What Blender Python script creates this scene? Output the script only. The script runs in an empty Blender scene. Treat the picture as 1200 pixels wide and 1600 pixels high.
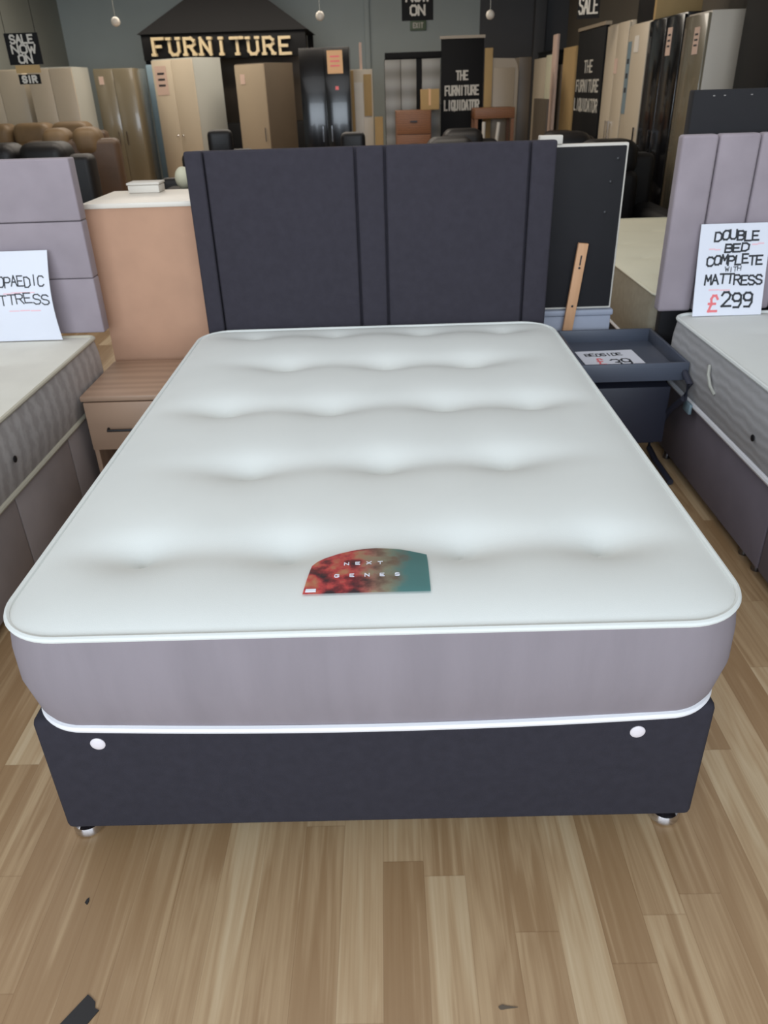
import bpy, bmesh, math, random
from mathutils import Vector, Matrix
random.seed(7)
S = bpy.context.scene
COL = S.collection

# ------------------------------------------------------------------ camera
def look(yaw, pitch, roll):
    cy, sy = math.cos(yaw), math.sin(yaw)
    f = Vector((-sy*math.cos(pitch), cy*math.cos(pitch), -math.sin(pitch)))
    r = Vector((cy, sy, 0)); u = r.cross(f)
    return Matrix((r*math.cos(roll)+u*math.sin(roll), -r*math.sin(roll)+u*math.cos(roll), -f)).transposed()
cd = bpy.data.cameras.new('camera'); cam = bpy.data.objects.new('camera', cd); COL.objects.link(cam)
cam.matrix_world = Matrix.Translation((0.0402, -1.1169, 1.4508)) @ look(.01275, .51228, -.03344).to_4x4()
cd.sensor_fit = 'VERTICAL'; cd.sensor_height = 36; cd.lens = 1181.7*36/1600
cd.clip_start = .05; cd.clip_end = 60
cd.dof.use_dof = True; cd.dof.focus_distance = 1.5; cd.dof.aperture_fstop = 7.0
S.camera = cam
S.view_settings.view_transform = 'Standard'; S.view_settings.look = 'None'
S.view_settings.gamma = 1; S.view_settings.use_curve_mapping = False
S.view_settings.exposure = 0.0

# ------------------------------------------------------------------ world and lights
w = bpy.data.worlds.new('world'); S.world = w; w.use_nodes = True
w.node_tree.nodes['Background'].inputs[0].default_value = (.72, .84, 1, 1)
w.node_tree.nodes['Background'].inputs[1].default_value = 1.0
def area(name, loc, rot, sx, sy, power, color):
    l = bpy.data.lights.new(name, 'AREA'); l.shape = 'RECTANGLE'; l.size = sx; l.size_y = sy
    l.energy = power; l.color = color
    o = bpy.data.objects.new(name, l); o.location = loc; o.rotation_euler = rot; COL.objects.link(o); return o
PI = math.pi
area('shopfront_daylight', (-.6, -4.2, 1.95), (math.radians(84), 0, 0), 6.2, 2.3, 285, (.80, .90, 1))
area('ceiling_fill_near', (-.6, 1.3, 3.15), (0, 0, 0), 5.5, 3.2, 62, (.95, .97, 1))  # unseen overhead fill lamp, added to lift the ambient level
area('ceiling_light_mid', (-1.0, 6.2, 3.15), (0, 0, 0), 4.5, 1.2, 85, (1, .90, .78))
area('ceiling_light_back', (-1.8, 9.7, 3.15), (0, 0, 0), 4.5, 1.0, 112, (1, .91, .79))

# ------------------------------------------------------------------ helpers
def lin(c):
    return tuple(((v/255)/12.92 if v/255 <= .04045 else ((v/255+.055)/1.055)**2.4) for v in c) + (1,)
def nodes(name):
    m = bpy.data.materials.new(name); m.use_nodes = True
    nt = m.node_tree; b = nt.nodes['Principled BSDF']
    return m, nt, b
def mat(name, c, rough=.6, metal=0, var=.12, scale=6, bump=0, bscale=300, stretch=(1, 1, 1), coat=0, sheen=0, spec=.5):
    """plain procedural material: noise variation of the colour and an optional noise bump"""
    m, nt, b = nodes(name); N, L = nt.nodes, nt.links
    tc = N.new('ShaderNodeTexCoord'); mp = N.new('ShaderNodeMapping'); mp.inputs['Scale'].default_value = stretch
    L.new(tc.outputs['Object'], mp.inputs[0])
    n = N.new('ShaderNodeTexNoise'); n.inputs['Scale'].default_value = scale; n.inputs['Detail'].default_value = 5
    L.new(mp.outputs[0], n.inputs['Vector'])
    r = N.new('ShaderNodeValToRGB'); c = lin(c)
    r.color_ramp.elements[0].position = .3; r.color_ramp.elements[1].position = .7
    r.color_ramp.elements[0].color = tuple(v*(1-var) for v in c[:3])+(1,)
    r.color_ramp.elements[1].color = tuple(min(1, v*(1+var)) for v in c[:3])+(1,)
    L.new(n.outputs['Fac'], r.inputs[0]); L.new(r.outputs[0], b.inputs['Base Color'])
    b.inputs['Roughness'].default_value = rough; b.inputs['Metallic'].default_value = metal
    b.inputs['Coat Weight'].default_value = coat; b.inputs['Sheen Weight'].default_value = sheen
    b.inputs['Specular IOR Level'].default_value = spec
    if bump:
        n2 = N.new('ShaderNodeTexNoise'); n2.inputs['Scale'].default_value = bscale; n2.inputs['Detail'].default_value = 2
        L.new(mp.outputs[0], n2.inputs['Vector'])
        bp = N.new('ShaderNodeBump'); bp.inputs['Strength'].default_value = bump; bp.inputs['Distance'].default_value = .002
        L.new(n2.outputs['Fac'], bp.inputs['Height']); L.new(bp.outputs[0], b.inputs['Normal'])
    return m

def floor_mat():
    m, nt, b = nodes('oak_laminate'); N, L = nt.nodes, nt.links
    tc = N.new('ShaderNodeTexCoord'); sp = N.new('ShaderNodeSeparateXYZ'); L.new(tc.outputs['Object'], sp.inputs[0])
    def M(op, a, c=None):
        n = N.new('ShaderNodeMath'); n.operation = op
        for i, v in enumerate((a, c)):
            if v is None: continue
            if hasattr(v, 'node'): L.new(v, n.inputs[i])
            else: n.inputs[i].default_value = v
        return n.outputs[0]
    def comb(x, y, z=0.0):
        n = N.new('ShaderNodeCombineXYZ')
        for i, v in enumerate((x, y, z)):
            if hasattr(v, 'node'): L.new(v, n.inputs[i])
            else: n.inputs[i].default_value = v
        return n.outputs[0]
    def wn(v):
        n = N.new('ShaderNodeTexWhiteNoise'); n.noise_dimensions = '3D'; L.new(v, n.inputs['Vector']); return n.outputs['Value']
    W = .086
    xi = M('DIVIDE', sp.outputs[0], W); col = M('FLOOR', xi)
    off = M('MULTIPLY', wn(comb(col, 3.0)), 5.0)
    yy = M('ADD', M('DIVIDE', sp.outputs[1], .62), off); row = M('FLOOR', yy)
    rnd = wn(comb(col, row, 7.0)); rnd2 = wn(comb(col, row, 19.0))
    # long grain, distorted by a slow noise, and different on every board
    sx = M('MULTIPLY', sp.outputs[0], 16.0); sy = M('MULTIPLY', sp.outputs[1], 1.1)
    gv = comb(M('ADD', sx, M('MULTIPLY', rnd, 40.0)), M('ADD', sy, M('MULTIPLY', rnd2, 40.0)), M('MULTIPLY', rnd, 9.0))
    g1 = N.new('ShaderNodeTexNoise'); g1.inputs['Scale'].default_value = 1.0; g1.inputs['Detail'].default_value = 3; g1.inputs['Distortion'].default_value = .6
    L.new(gv, g1.inputs['Vector'])
    rings = M('FRACT', M('MULTIPLY', g1.outputs['Fac'], 5.0))
    rings = M('ABSOLUTE', M('SUBTRACT', rings, .5))
    g2 = N.new('ShaderNodeTexNoise'); g2.inputs['Scale'].default_value = 1.0; g2.inputs['Detail'].default_value = 6
    L.new(comb(M('MULTIPLY', sp.outputs[0], 120.0), M('MULTIPLY', sp.outputs[1], 2.5), rnd), g2.inputs['Vector'])
    f = M('ADD', M('MULTIPLY', rnd, .58), M('ADD', M('MULTIPLY', rings, .40), M('MULTIPLY', M('SUBTRACT', g2.outputs['Fac'], .5), .55)))
    f = M('ADD', f, M('MULTIPLY', M('SUBTRACT', g1.outputs['Fac'], .5), .9))
    r = N.new('ShaderNodeValToRGB'); e = r.color_ramp.elements
    e[0].position = .0; e[0].color = lin((150, 118, 83)); e[1].position = .9; e[1].color = lin((204, 181, 147))
    x = e.new(.3); x.color = lin((160, 129, 94)); x = e.new(.55); x.color = lin((182, 153, 117))
    L.new(f, r.inputs[0])
    # seams between the boards
    fx = M('ABSOLUTE', M('SUBTRACT', M('FRACT', xi), .5)); fy = M('ABSOLUTE', M('SUBTRACT', M('FRACT', yy), .5))
    seam = M('MAXIMUM', M('GREATER_THAN', fx, .489), M('GREATER_THAN', fy, .4975))
    mx = N.new('ShaderNodeMixRGB'); mx.blend_type = 'MULTIPLY'; mx.inputs[2].default_value = (.62, .55, .48, 1)
    L.new(M('MULTIPLY', seam, .35), mx.inputs[0]); L.new(r.outputs[0], mx.inputs[1]); L.new(mx.outputs[0], b.inputs['Base Color'])
    b.inputs['Roughness'].default_value = .42
    bp = N.new('ShaderNodeBump'); bp.inputs['Strength'].default_value = .15; bp.inputs['Distance'].default_value = .001
    L.new(g2.outputs['Fac'], bp.inputs['Height']); L.new(bp.outputs[0], b.inputs['Normal'])
    return m

def wave_mat(name, c1, c2, axis, scale, distort, rough=.8, prof='SIN', stretch=(1, 1, 1), bump=.5, dscale=1.5, dist=.004):
    """fabric with a woven or quilted wave pattern"""
    m, nt, b = nodes(name); N, L = nt.nodes, nt.links
    tc = N.new('ShaderNodeTexCoord'); mp = N.new('ShaderNodeMapping'); mp.inputs['Scale'].default_value = stretch
    L.new(tc.outputs['Object'], mp.inputs[0])
    wv = N.new('ShaderNodeTexWave'); wv.bands_direction = axis; wv.wave_profile = prof
    wv.inputs['Scale'].default_value = scale; wv.inputs['Distortion'].default_value = distort; wv.inputs['Detail'].default_value = 2
    wv.inputs['Detail Scale'].default_value = dscale
    L.new(mp.outputs[0], wv.inputs['Vector'])
    r = N.new('ShaderNodeValToRGB'); r.color_ramp.elements[0].color = lin(c1); r.color_ramp.elements[1].color = lin(c2)
    L.new(wv.outputs['Fac'], r.inputs[0]); L.new(r.outputs[0], b.inputs['Base Color'])
    b.inputs['Roughness'].default_value = rough
    if bump:
        bp = N.new('ShaderNodeBump'); bp.inputs['Strength'].default_value = bump; bp.inputs['Distance'].default_value = dist
        L.new(wv.outputs['Fac'], bp.inputs['Height']); L.new(bp.outputs[0], b.inputs['Normal'])
    return m

def badge_mat():
    """printed woven badge: red and black blotches running into plain teal"""
    m, nt, b = nodes('printed_badge'); N, L = nt.nodes, nt.links
    tc = N.new('ShaderNodeTexCoord'); sp = N.new('ShaderNodeSeparateXYZ'); L.new(tc.outputs['Object'], sp.inputs[0])
    n = N.new('ShaderNodeTexNoise'); n.inputs['Scale'].default_value = 24; n.inputs['Detail'].default_value = 4
    L.new(tc.outputs['Object'], n.inputs['Vector'])
    r = N.new('ShaderNodeValToRGB'); e = r.color_ramp.elements
    e[0].position = .38; e[0].color = lin((70, 50, 58)); e[1].position = .66; e[1].color = lin((226, 160, 120))
    x = e.new(.46); x.color = lin((150, 55, 62)); x = e.new(.55); x.color = lin((232, 92, 92))
    L.new(n.outputs['Fac'], r.inputs[0])
    r2 = N.new('ShaderNodeValToRGB'); e = r2.color_ramp.elements
    e[0].position = .40; e[0].color = lin((150, 128, 108)); e[1].position = .62; e[1].color = lin((178, 176, 150))
    L.new(n.outputs['Fac'], r2.inputs[0])
    def mapr(a, c):
        q = N.new('ShaderNodeMapRange'); q.interpolation_type = 'SMOOTHSTEP'
        q.inputs['From Min'].default_value = a; q.inputs['From Max'].default_value = c
        ad = N.new('ShaderNodeMath'); ad.operation = 'MULTIPLY_ADD'; ad.inputs[1].default_value = .09
        L.new(n.outputs['Fac'], ad.inputs[0]); L.new(sp.outputs[0], ad.inputs[2])
        L.new(ad.outputs[0], q.inputs['Value']); return q.outputs[0]
    m1 = N.new('ShaderNodeMixRGB'); L.new(mapr(.0, .08), m1.inputs[0]); L.new(r.outputs[0], m1.inputs[1]); L.new(r2.outputs[0], m1.inputs[2])
    m2 = N.new('ShaderNodeMixRGB'); L.new(mapr(.075, .120), m2.inputs[0]); L.new(m1.outputs[0], m2.inputs[1]); m2.inputs[2].default_value = lin((104, 160, 158))
    L.new(m2.outputs[0], b.inputs['Base Color']); b.inputs['Roughness'].default_value = .45
    return m

# -- objects
def tag(o, label=None, cat=None, group=None, kind=None):
    if label: o['label'] = label
    if cat: o['category'] = cat
    if group: o['group'] = group
    if kind: o['kind'] = kind
    return o
def thing(name, label, cat, loc=(0, 0, 0), rz=0, group=None):
    o = bpy.data.objects.new(name, None); o.empty_display_size = .1; COL.objects.link(o)
    o.location = loc; o.rotation_euler = (0, 0, rz)
    return tag(o, label, cat, group)
def root_inv(p):
    while p.parent: p = p.parent
    return (Matrix.Translation(p.location) @ p.rotation_euler.to_matrix().to_4x4()).inverted()
def mk(name, bm, m, parent=None, world=True, smooth=True, origin=None):
    """links the bmesh as one object; with world=True its coordinates are metres in the room"""
    if parent is not None and world: bmesh.ops.transform(bm, matrix=root_inv(parent), verts=bm.verts)
    if parent is None and origin is not None: bmesh.ops.translate(bm, vec=-Vector(origin), verts=bm.verts)
    bmesh.ops.recalc_face_normals(bm, faces=bm.faces)
    me = bpy.data.meshes.new(name); bm.to_mesh(me); bm.free()
    if smooth:
        for p in me.polygons: p.use_smooth = True
        me.set_sharp_from_angle(angle=math.radians(38))
    me.materials.append(m)
    o = bpy.data.objects.new(name, me); COL.objects.link(o)
    if parent is not None: o.parent = parent
    elif origin is not None: o.location = origin
    return o
def box(bm, x0, x1, y0, y1, z0, z1, bev=0, seg=2, M=None):
    r = bmesh.ops.create_cube(bm, size=1); vs = r['verts']
    for v in vs:
        v.co = Vector(((x0+x1)/2+v.co.x*(x1-x0), (y0+y1)/2+v.co.y*(y1-y0), (z0+z1)/2+v.co.z*(z1-z0)))
    if bev:
        es = list({e for v in vs for e in v.link_edges})
        r = bmesh.ops.bevel(bm, geom=es, offset=bev, segments=seg, profile=.5, affect='EDGES')
        vs = list({v for f in r['faces'] for v in f.verts})
    if M is not None: bmesh.ops.transform(bm, matrix=M, verts=vs)
    return vs
def B(*a, **k):
    bm = bmesh.new(); box(bm, *a, **k); return bm
def tube(bm, pts, r, n=8, closed=False, cap=True):
    pts = [Vector(p) for p in pts]; rings = []
    for i, p in enumerate(pts):
        a = pts[i-1] if i or closed else p; c = pts[(i+1) % len(pts)] if i < len(pts)-1 or closed else p
        d = (c-a).normalized()
        up = Vector((0, 0, 1)) if abs(d.z) < .9 else Vector((0, 1, 0))
        s = d.cross(up).normalized(); t = s.cross(d)
        rings.append([bm.verts.new(p+(s*math.cos(2*PI*k/n)+t*math.sin(2*PI*k/n))*r) for k in range(n)])
    m = len(rings)
    for i in range(m if closed else m-1):
        A, C = rings[i], rings[(i+1) % m]
        for k in range(n): bm.faces.new((A[k], A[(k+1) % n], C[(k+1) % n], C[k]))
    if cap and not closed:
        bm.faces.new(rings[0][::-1]); bm.faces.new(rings[-1])
def lathe(bm, prof, c, n=24, M=None):
    rings = []; allv = []
    for r, z in prof:
        rings.append([bm.verts.new((c[0]+r*math.cos(2*PI*k/n), c[1]+r*math.sin(2*PI*k/n), c[2]+z)) for k in range(n)]); allv += rings[-1]
    for A, C in zip(rings, rings[1:]):
        for k in range(n): bm.faces.new((A[k], A[(k+1) % n], C[(k+1) % n], C[k]))
    bm.faces.new(rings[0][::-1]); bm.faces.new(rings[-1])
    if M is not None: bmesh.ops.transform(bm, matrix=M, verts=allv)
def loft(bm, rings, cap=True):
    R_ = [[bm.verts.new(p) for p in r] for r in rings]
    n = len(R_[0])
    for A, C in zip(R_, R_[1:]):
        for k in range(n): bm.faces.new((A[k], A[(k+1) % n], C[(k+1) % n], C[k]))
    if cap: bm.faces.new(R_[0][::-1]); bm.faces.new(R_[-1])
def rrect(x0, x1, y0, y1, r, seg=10, n=0):
    """outline of a rounded rectangle, counter clockwise, sides split into n pieces"""
    P = []
    cs = [(x1-r, y1-r, 0), (x0+r, y1-r, 90), (x0+r, y0+r, 180), (x1-r, y0+r, 270)]
    for i, (cx, cy, a0) in enumerate(cs):
        for k in range(seg+1):
            a = math.radians(a0+90*k/seg); P.append((cx+r*math.cos(a), cy+r*math.sin(a)))
        nx = cs[(i+1) % 4]; a = math.radians(nx[2]); q = (nx[0]+r*math.cos(a), nx[1]+r*math.sin(a)); p = P[-1]
        for k in range(1, n): P.append((p[0]+(q[0]-p[0])*k/n, p[1]+(q[1]-p[1])*k/n))
    return P
def dup(root, loc, rz=None, label=None):
    def cp(o, par):
        c = o.copy(); COL.objects.link(c)
        if par is not None: c.parent = par
        for ch in [x for x in bpy.data.objects if x.parent == o and x is not c]: cp(ch, c)
        return c
    r = cp(root, None); r.location = loc
    if rz is not None: r.rotation_euler = (0, 0, rz)
    if label: r['label'] = label
    return r

# -- stroke lettering: every character is a set of pen strokes in a 0.6 x 1 box
G = {
 'A': [[(0, 0), (.3, 1), (.6, 0)], [(.12, .38), (.48, .38)]], 'B': [[(0, 0), (0, 1), (.4, 1), (.55, .87), (.55, .65), (.4, .52), (0, .52)], [(.4, .52), (.6, .38), (.6, .13), (.42, 0), (0, 0)]],
 'C': [[(.6, .85), (.45, 1), (.15, 1), (0, .82), (0, .18), (.15, 0), (.45, 0), (.6, .15)]], 'D': [[(0, 0), (0, 1), (.35, 1), (.6, .78), (.6, .22), (.35, 0), (0, 0)]],
 'E': [[(.55, 1), (0, 1), (0, 0), (.58, 0)], [(0, .5), (.45, .5)]], 'F': [[(.58, 1), (0, 1), (0, 0)], [(0, .52), (.42, .52)]],
 'G': [[(.6, .85), (.45, 1), (.15, 1), (0, .82), (0, .18), (.15, 0), (.45, 0), (.6, .15), (.6, .45), (.35, .45)]],
 'H': [[(0, 0), (0, 1)], [(.6, 0), (.6, 1)], [(0, .5), (.6, .5)]], 'I': [[(.3, 0), (.3, 1)]], 'L': [[(0, 1), (0, 0), (.55, 0)]],
 'M': [[(0, 0), (.05, 1), (.3, .4), (.55, 1), (.6, 0)]], 'N': [[(0, 0), (0, 1), (.6, 0), (.6, 1)]], 'O': [[(.15, 0), (0, .2), (0, .8), (.15, 1), (.45, 1), (.6, .8), (.6, .2), (.45, 0), (.15, 0)]],
 'P': [[(0, 0), (0, 1), (.42, 1), (.6, .86), (.6, .6), (.42, .48), (0, .48)]], 'Q': [[(.15, 0), (0, .2), (0, .8), (.15, 1), (.45, 1), (.6, .8), (.6, .2), (.45, 0), (.15, 0)], [(.38, .25), (.65, -.08)]],
 'R': [[(0, 0), (0, 1), (.42, 1), (.58, .86), (.58, .64), (.42, .5), (0, .5)], [(.3, .5), (.6, 0)]], 'S': [[(.57, .84), (.43, 1), (.15, 1), (.02, .84), (.02, .66), (.15, .54), (.45, .46), (.58, .34), (.58, .16), (.43, 0), (.15, 0), (.0, .16)]],
 'T': [[(0, 1), (.6, 1)], [(.3, 1), (.3, 0)]], 'U': [[(0, 1), (0, .2), (.15, 0), (.45, 0), (.6, .2), (.6, 1)]], 'W': [[(-.05, 1), (.12, 0), (.3, .7), (.48, 0), (.65, 1)]],
 'X': [[(0, 0), (.6, 1)], [(0, 1), (.6, 0)]], 'Y': [[(0, 1), (.3, .5), (.6, 1)], [(.3, .5), (.3, 0)]],
 '2': [[(.02, .8), (.15, 1), (.45, 1), (.58, .8), (.5, .55), (0, 0), (.6, 0)]], '9': [[(.55, .6), (.42, .45), (.15, .45), (.02, .6), (.02, .85), (.15, 1), (.42, 1), (.57, .85), (.57, .3), (.42, 0), (.1, 0)]],
 '0': [[(.15, 0), (0, .2), (0, .8), (.15, 1), (.45, 1), (.6, .8), (.6, .2), (.45, 0), (.15, 0)]], '3': [[(.02, .88), (.15, 1), (.45, 1), (.58, .85), (.55, .62), (.3, .53), (.58, .42), (.58, .15), (.42, 0), (.12, 0), (0, .14)]],
 '£': [[(.58, .8), (.45, 1), (.25, 1), (.15, .8), (.2, .45), (.05, 0), (.6, 0)], [(.02, .48), (.45, .48)]], '-': [[(0, .5), (.6, .5)]],
}
STG = [0]
def stroke_word(bm, word, P, width, height, pen, depth=.001, jit=0, serif=0, gap=.28):
    """writes a word as raised pen strokes; P(a, b, c) turns along, up, out (metres) into the room"""
    n = len(word); adv = .6+gap; total = n*adv-gap; sx = width/total
    for i, ch in enumerate(word):
        if ch not in G: continue
        dy = random.uniform(-jit, jit)*height; sl = random.uniform(-jit, jit)
        for st in G[ch]:
            q = [((i*adv+x)*sx-width/2+sl*y*height*.5, y*height+dy) for x, y in st]
            for (ax, ay), (bx, by) in zip(q, q[1:]):
                d = Vector((bx-ax, by-ay)); l = d.length
                if l < 1e-6: continue
                d /= l; nn = Vector((-d.y, d.x))*pen/2; e = d*pen/2
                c = [Vector((ax, ay))-e-nn, Vector((bx, by))+e-nn, Vector((bx, by))+e+nn, Vector((ax, ay))-e+nn]
                lo = [bm.verts.new(P(p.x, p.y, 0)) for p in c]; STG[0] = (STG[0]+1) % 9; hi = [bm.verts.new(P(p.x, p.y, depth*(1+.09*STG[0]))) for p in c]
                bm.faces.new(hi); bm.faces.new(lo[::-1])
                for k in range(4): bm.faces.new((lo[k], lo[(k+1) % 4], hi[(k+1) % 4], hi[k]))
            if serif:
                for (px, py) in (q[0], q[-1]):
                    if min(abs(py-dy), abs(py-dy-height)) < .02*height:
                        c = [(px-serif, py-pen*.45), (px+serif, py-pen*.45), (px+serif, py+pen*.45), (px-serif, py+pen*.45)]
                        lo = [bm.verts.new(P(a, b_, 0)) for a, b_ in c]; hi = [bm.verts.new(P(a, b_, depth*1.9)) for a, b_ in c]
                        bm.faces.new(hi); bm.faces.new(lo[::-1])
                        for k in range(4): bm.faces.new((lo[k], lo[(k+1) % 4], hi[(k+1) % 4], hi[k]))

# ------------------------------------------------------------------ materials
F = dict(
 mattress=mat('mattress_knit', (219, 222, 219), .85, var=.015, bump=.12, bscale=500),
 border=mat('mattress_border', (136, 128, 134), .85, var=.05, scale=5, stretch=(4, 4, .4), bump=.2, bscale=400),
 pipe=mat('white_piping', (232, 232, 236), .6, var=.02),
 navy=mat('charcoal_fabric', (46, 44, 52), .9, var=.10, scale=40, bump=.4, bscale=700, spec=.3),
 panel=mat('charcoal_headboard_fabric', (55, 52, 60), .9, var=.08, scale=40, bump=.3, bscale=700, spec=.3),
 chrome=mat('chrome', (215, 215, 220), .12, 1, var=.02),
 darkchrome=mat('dull_chrome', (120, 120, 126), .3, 1, var=.05),
 white=mat('white_plastic', (225, 218, 222), .4, var=.02),
 lilac=mat('lilac_grey_velvet', (154, 143, 150), .85, var=.08, scale=7, bump=.2, bscale=500, sheen=.1),
 brownbase=mat('taupe_base_fabric', (148, 137, 134), .9, var=.1, scale=5, bump=.3, bscale=600),
 plumbase=mat('plum_grey_base_fabric', (114, 106, 115), .9, var=.06, scale=8, bump=.3, bscale=600),
 mdf=mat('mdf_board', (190, 148, 121), .75, var=.05, scale=8),
 paintwhite=mat('white_melamine', (226, 218, 206), .4, var=.02),
 cream=mat('cream_melamine', (196, 182, 160), .35, var=.03, scale=2),
 grey=mat('grey_gloss_board', (168, 168, 160), .3, var=.03, scale=2, coat=.2),
 warmwhite=mat('warm_white_board', (186, 176, 162), .4, var=.03, scale=2),
 olive=mat('olive_grey_gloss', (118, 109, 90), .22, var=.05, scale=2, coat=.4),
 beige=mat('beige_board', (160, 144, 122), .4, var=.04, scale=2),
 brown=mat('brown_board', (96, 84, 70), .45, var=.08, scale=2),
 black=mat('black_gloss_board', (14, 13, 15), .16, var=.1, coat=.25),
 blackmatt=mat('black_board', (7, 6, 7), .7, var=.1, spec=.3),
 blackcloth=mat('black_backing_cloth', (25, 24, 28), .8, var=.12, scale=9, bump=.3, bscale=500),
 leather=mat('black_leather', (22, 20, 21), .5, var=.15, bump=.5, bscale=90),
 brownleather=mat('brown_leather', (84, 64, 48), .5, var=.15, bump=.5, bscale=80),
 litleather=mat('warm_lit_brown_leather', (116, 94, 66), .55, var=.12, bump=.4, bscale=80),  # brown leather with warm light from above put into its colour
 plank=mat('pine_strut', (206, 158, 118), .6, var=.08, scale=5, stretch=(12, 12, 1)),
 tan=mat('tan_cardboard', (176, 146, 98), .8, var=.05),
 orange=wave_mat('orange_brown_wood', (120, 78, 50), (138, 92, 60), 'Z', 14, 5, .5, bump=0),
 slate=mat('slate_blue_lacquer', (76, 82, 96), .45, var=.04),
 slatedark=mat('dark_navy_lacquer', (48, 50, 64), .5, var=.05),
 card=mat('white_card', (226, 228, 238), .6, var=.01),
 ink=mat('black_marker', (38, 40, 46), .6, var=.05),
 red=mat('red_marker', (236, 120, 124), .6, var=.05),
 pink=mat('faint_pink_marker', (240, 196, 204), .6, var=.02),
 greybox=mat('pale_grey_card', (160, 166, 182), .6, var=.05),
 marquee=mat('cream_marquee_letter', (196, 176, 138), .4, var=.05),
 signwhite=mat('sign_white_lettering', (200, 194, 182), .5, var=.03),
 foam=mat('white_foam', (214, 208, 198), .8, var=.03),
 damaskL=wave_mat('grey_wave_damask', (162, 156, 153), (182, 177, 174), 'Y', 4.5, 3.2, .8, bump=.1, dscale=7),
 damaskR=wave_mat('silver_quilted_border', (170, 169, 170), (182, 181, 183), 'Z', 9, 3, .75, bump=.25),
 oakstand=wave_mat('brown_oak_grain', (160, 131, 110), (174, 144, 121), 'Y', 5, 5, .45, bump=0, stretch=(.25, 1, 1.0), dscale=1),
 blue=mat('pale_blue_film', (120, 140, 150), .3, var=.1),
 tape=mat('black_tape', (22, 21, 24), .4, var=.1),
 green=mat('exit_green', (92, 108, 84), .5, var=.05),
 strip=mat('cream_strip', (208, 204, 178), .7, var=.03),
)

# ------------------------------------------------------------------ the room
XL, XR, YB, YF, ZC = -4.95, 3.0, 13.0, -4.4, 3.2
wall_bg = mat('blue_grey_wall_paint', (160, 169, 168), .7, var=.05, scale=1.2, bump=.1, bscale=60)
wall_dk = mat('dark_grey_wall', (76, 76, 78), .7, var=.08, scale=1.2)  # darker grey for the right end of the back wall
wall_ol = mat('olive_wall_paint', (112, 104, 92), .7, var=.05, scale=1.2)
wall_lf = mat('left_wall_paint', (140, 142, 134), .7, var=.05, scale=1.2)
tag(mk('floor', B(XL, XR, YF, YB, -.1, 0), floor_mat(), smooth=False), kind='structure')
tag(mk('ceiling', B(XL, XR, YF, YB, ZC, ZC+.1), mat('ceiling_paint', (150, 148, 142), .8), smooth=False), kind='structure')
tag(mk('wall_back', B(XL-.1, 1.62, YB, YB+.1, 0, ZC), wall_bg, smooth=False), kind='structure')
tag(mk('wall_back_dark', B(1.62, XR+.1, YB-.04, YB+.1, 0, ZC), wall_dk, smooth=False), kind='structure')
tag(mk('wall_left', B(XL-.1, XL, YF, YB, 0, ZC), wall_lf, smooth=False), kind='structure')
tag(mk('wall_right', B(XR, XR+.1, YF, YB, 0, ZC), wall_ol, smooth=False), kind='structure')
tag(mk('trim_1', B(-.19, -.11, YB-.07, YB, 0, ZC, bev=.01), wall_bg), kind='structure')
tag(mk('trim_2', B(2.45, 2.62, YB-.22, YB-.04, 0, ZC, bev=.01), wall_dk), kind='structure')
# glazed shopfront behind the camera
bm = bmesh.new()
box(bm, XL, XR, YF, YF+.1, 0, .55); box(bm, XL, XR, YF, YF+.1, 3.05, ZC)
for x in (XL, -3.9, -1.7, .5, 2.72): box(bm, x, x+.12 if x > XL else x+.4, YF, YF+.1, .5, 3.1)
tag(mk('window_1', bm, wall_ol, smooth=False), kind='structure')

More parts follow.
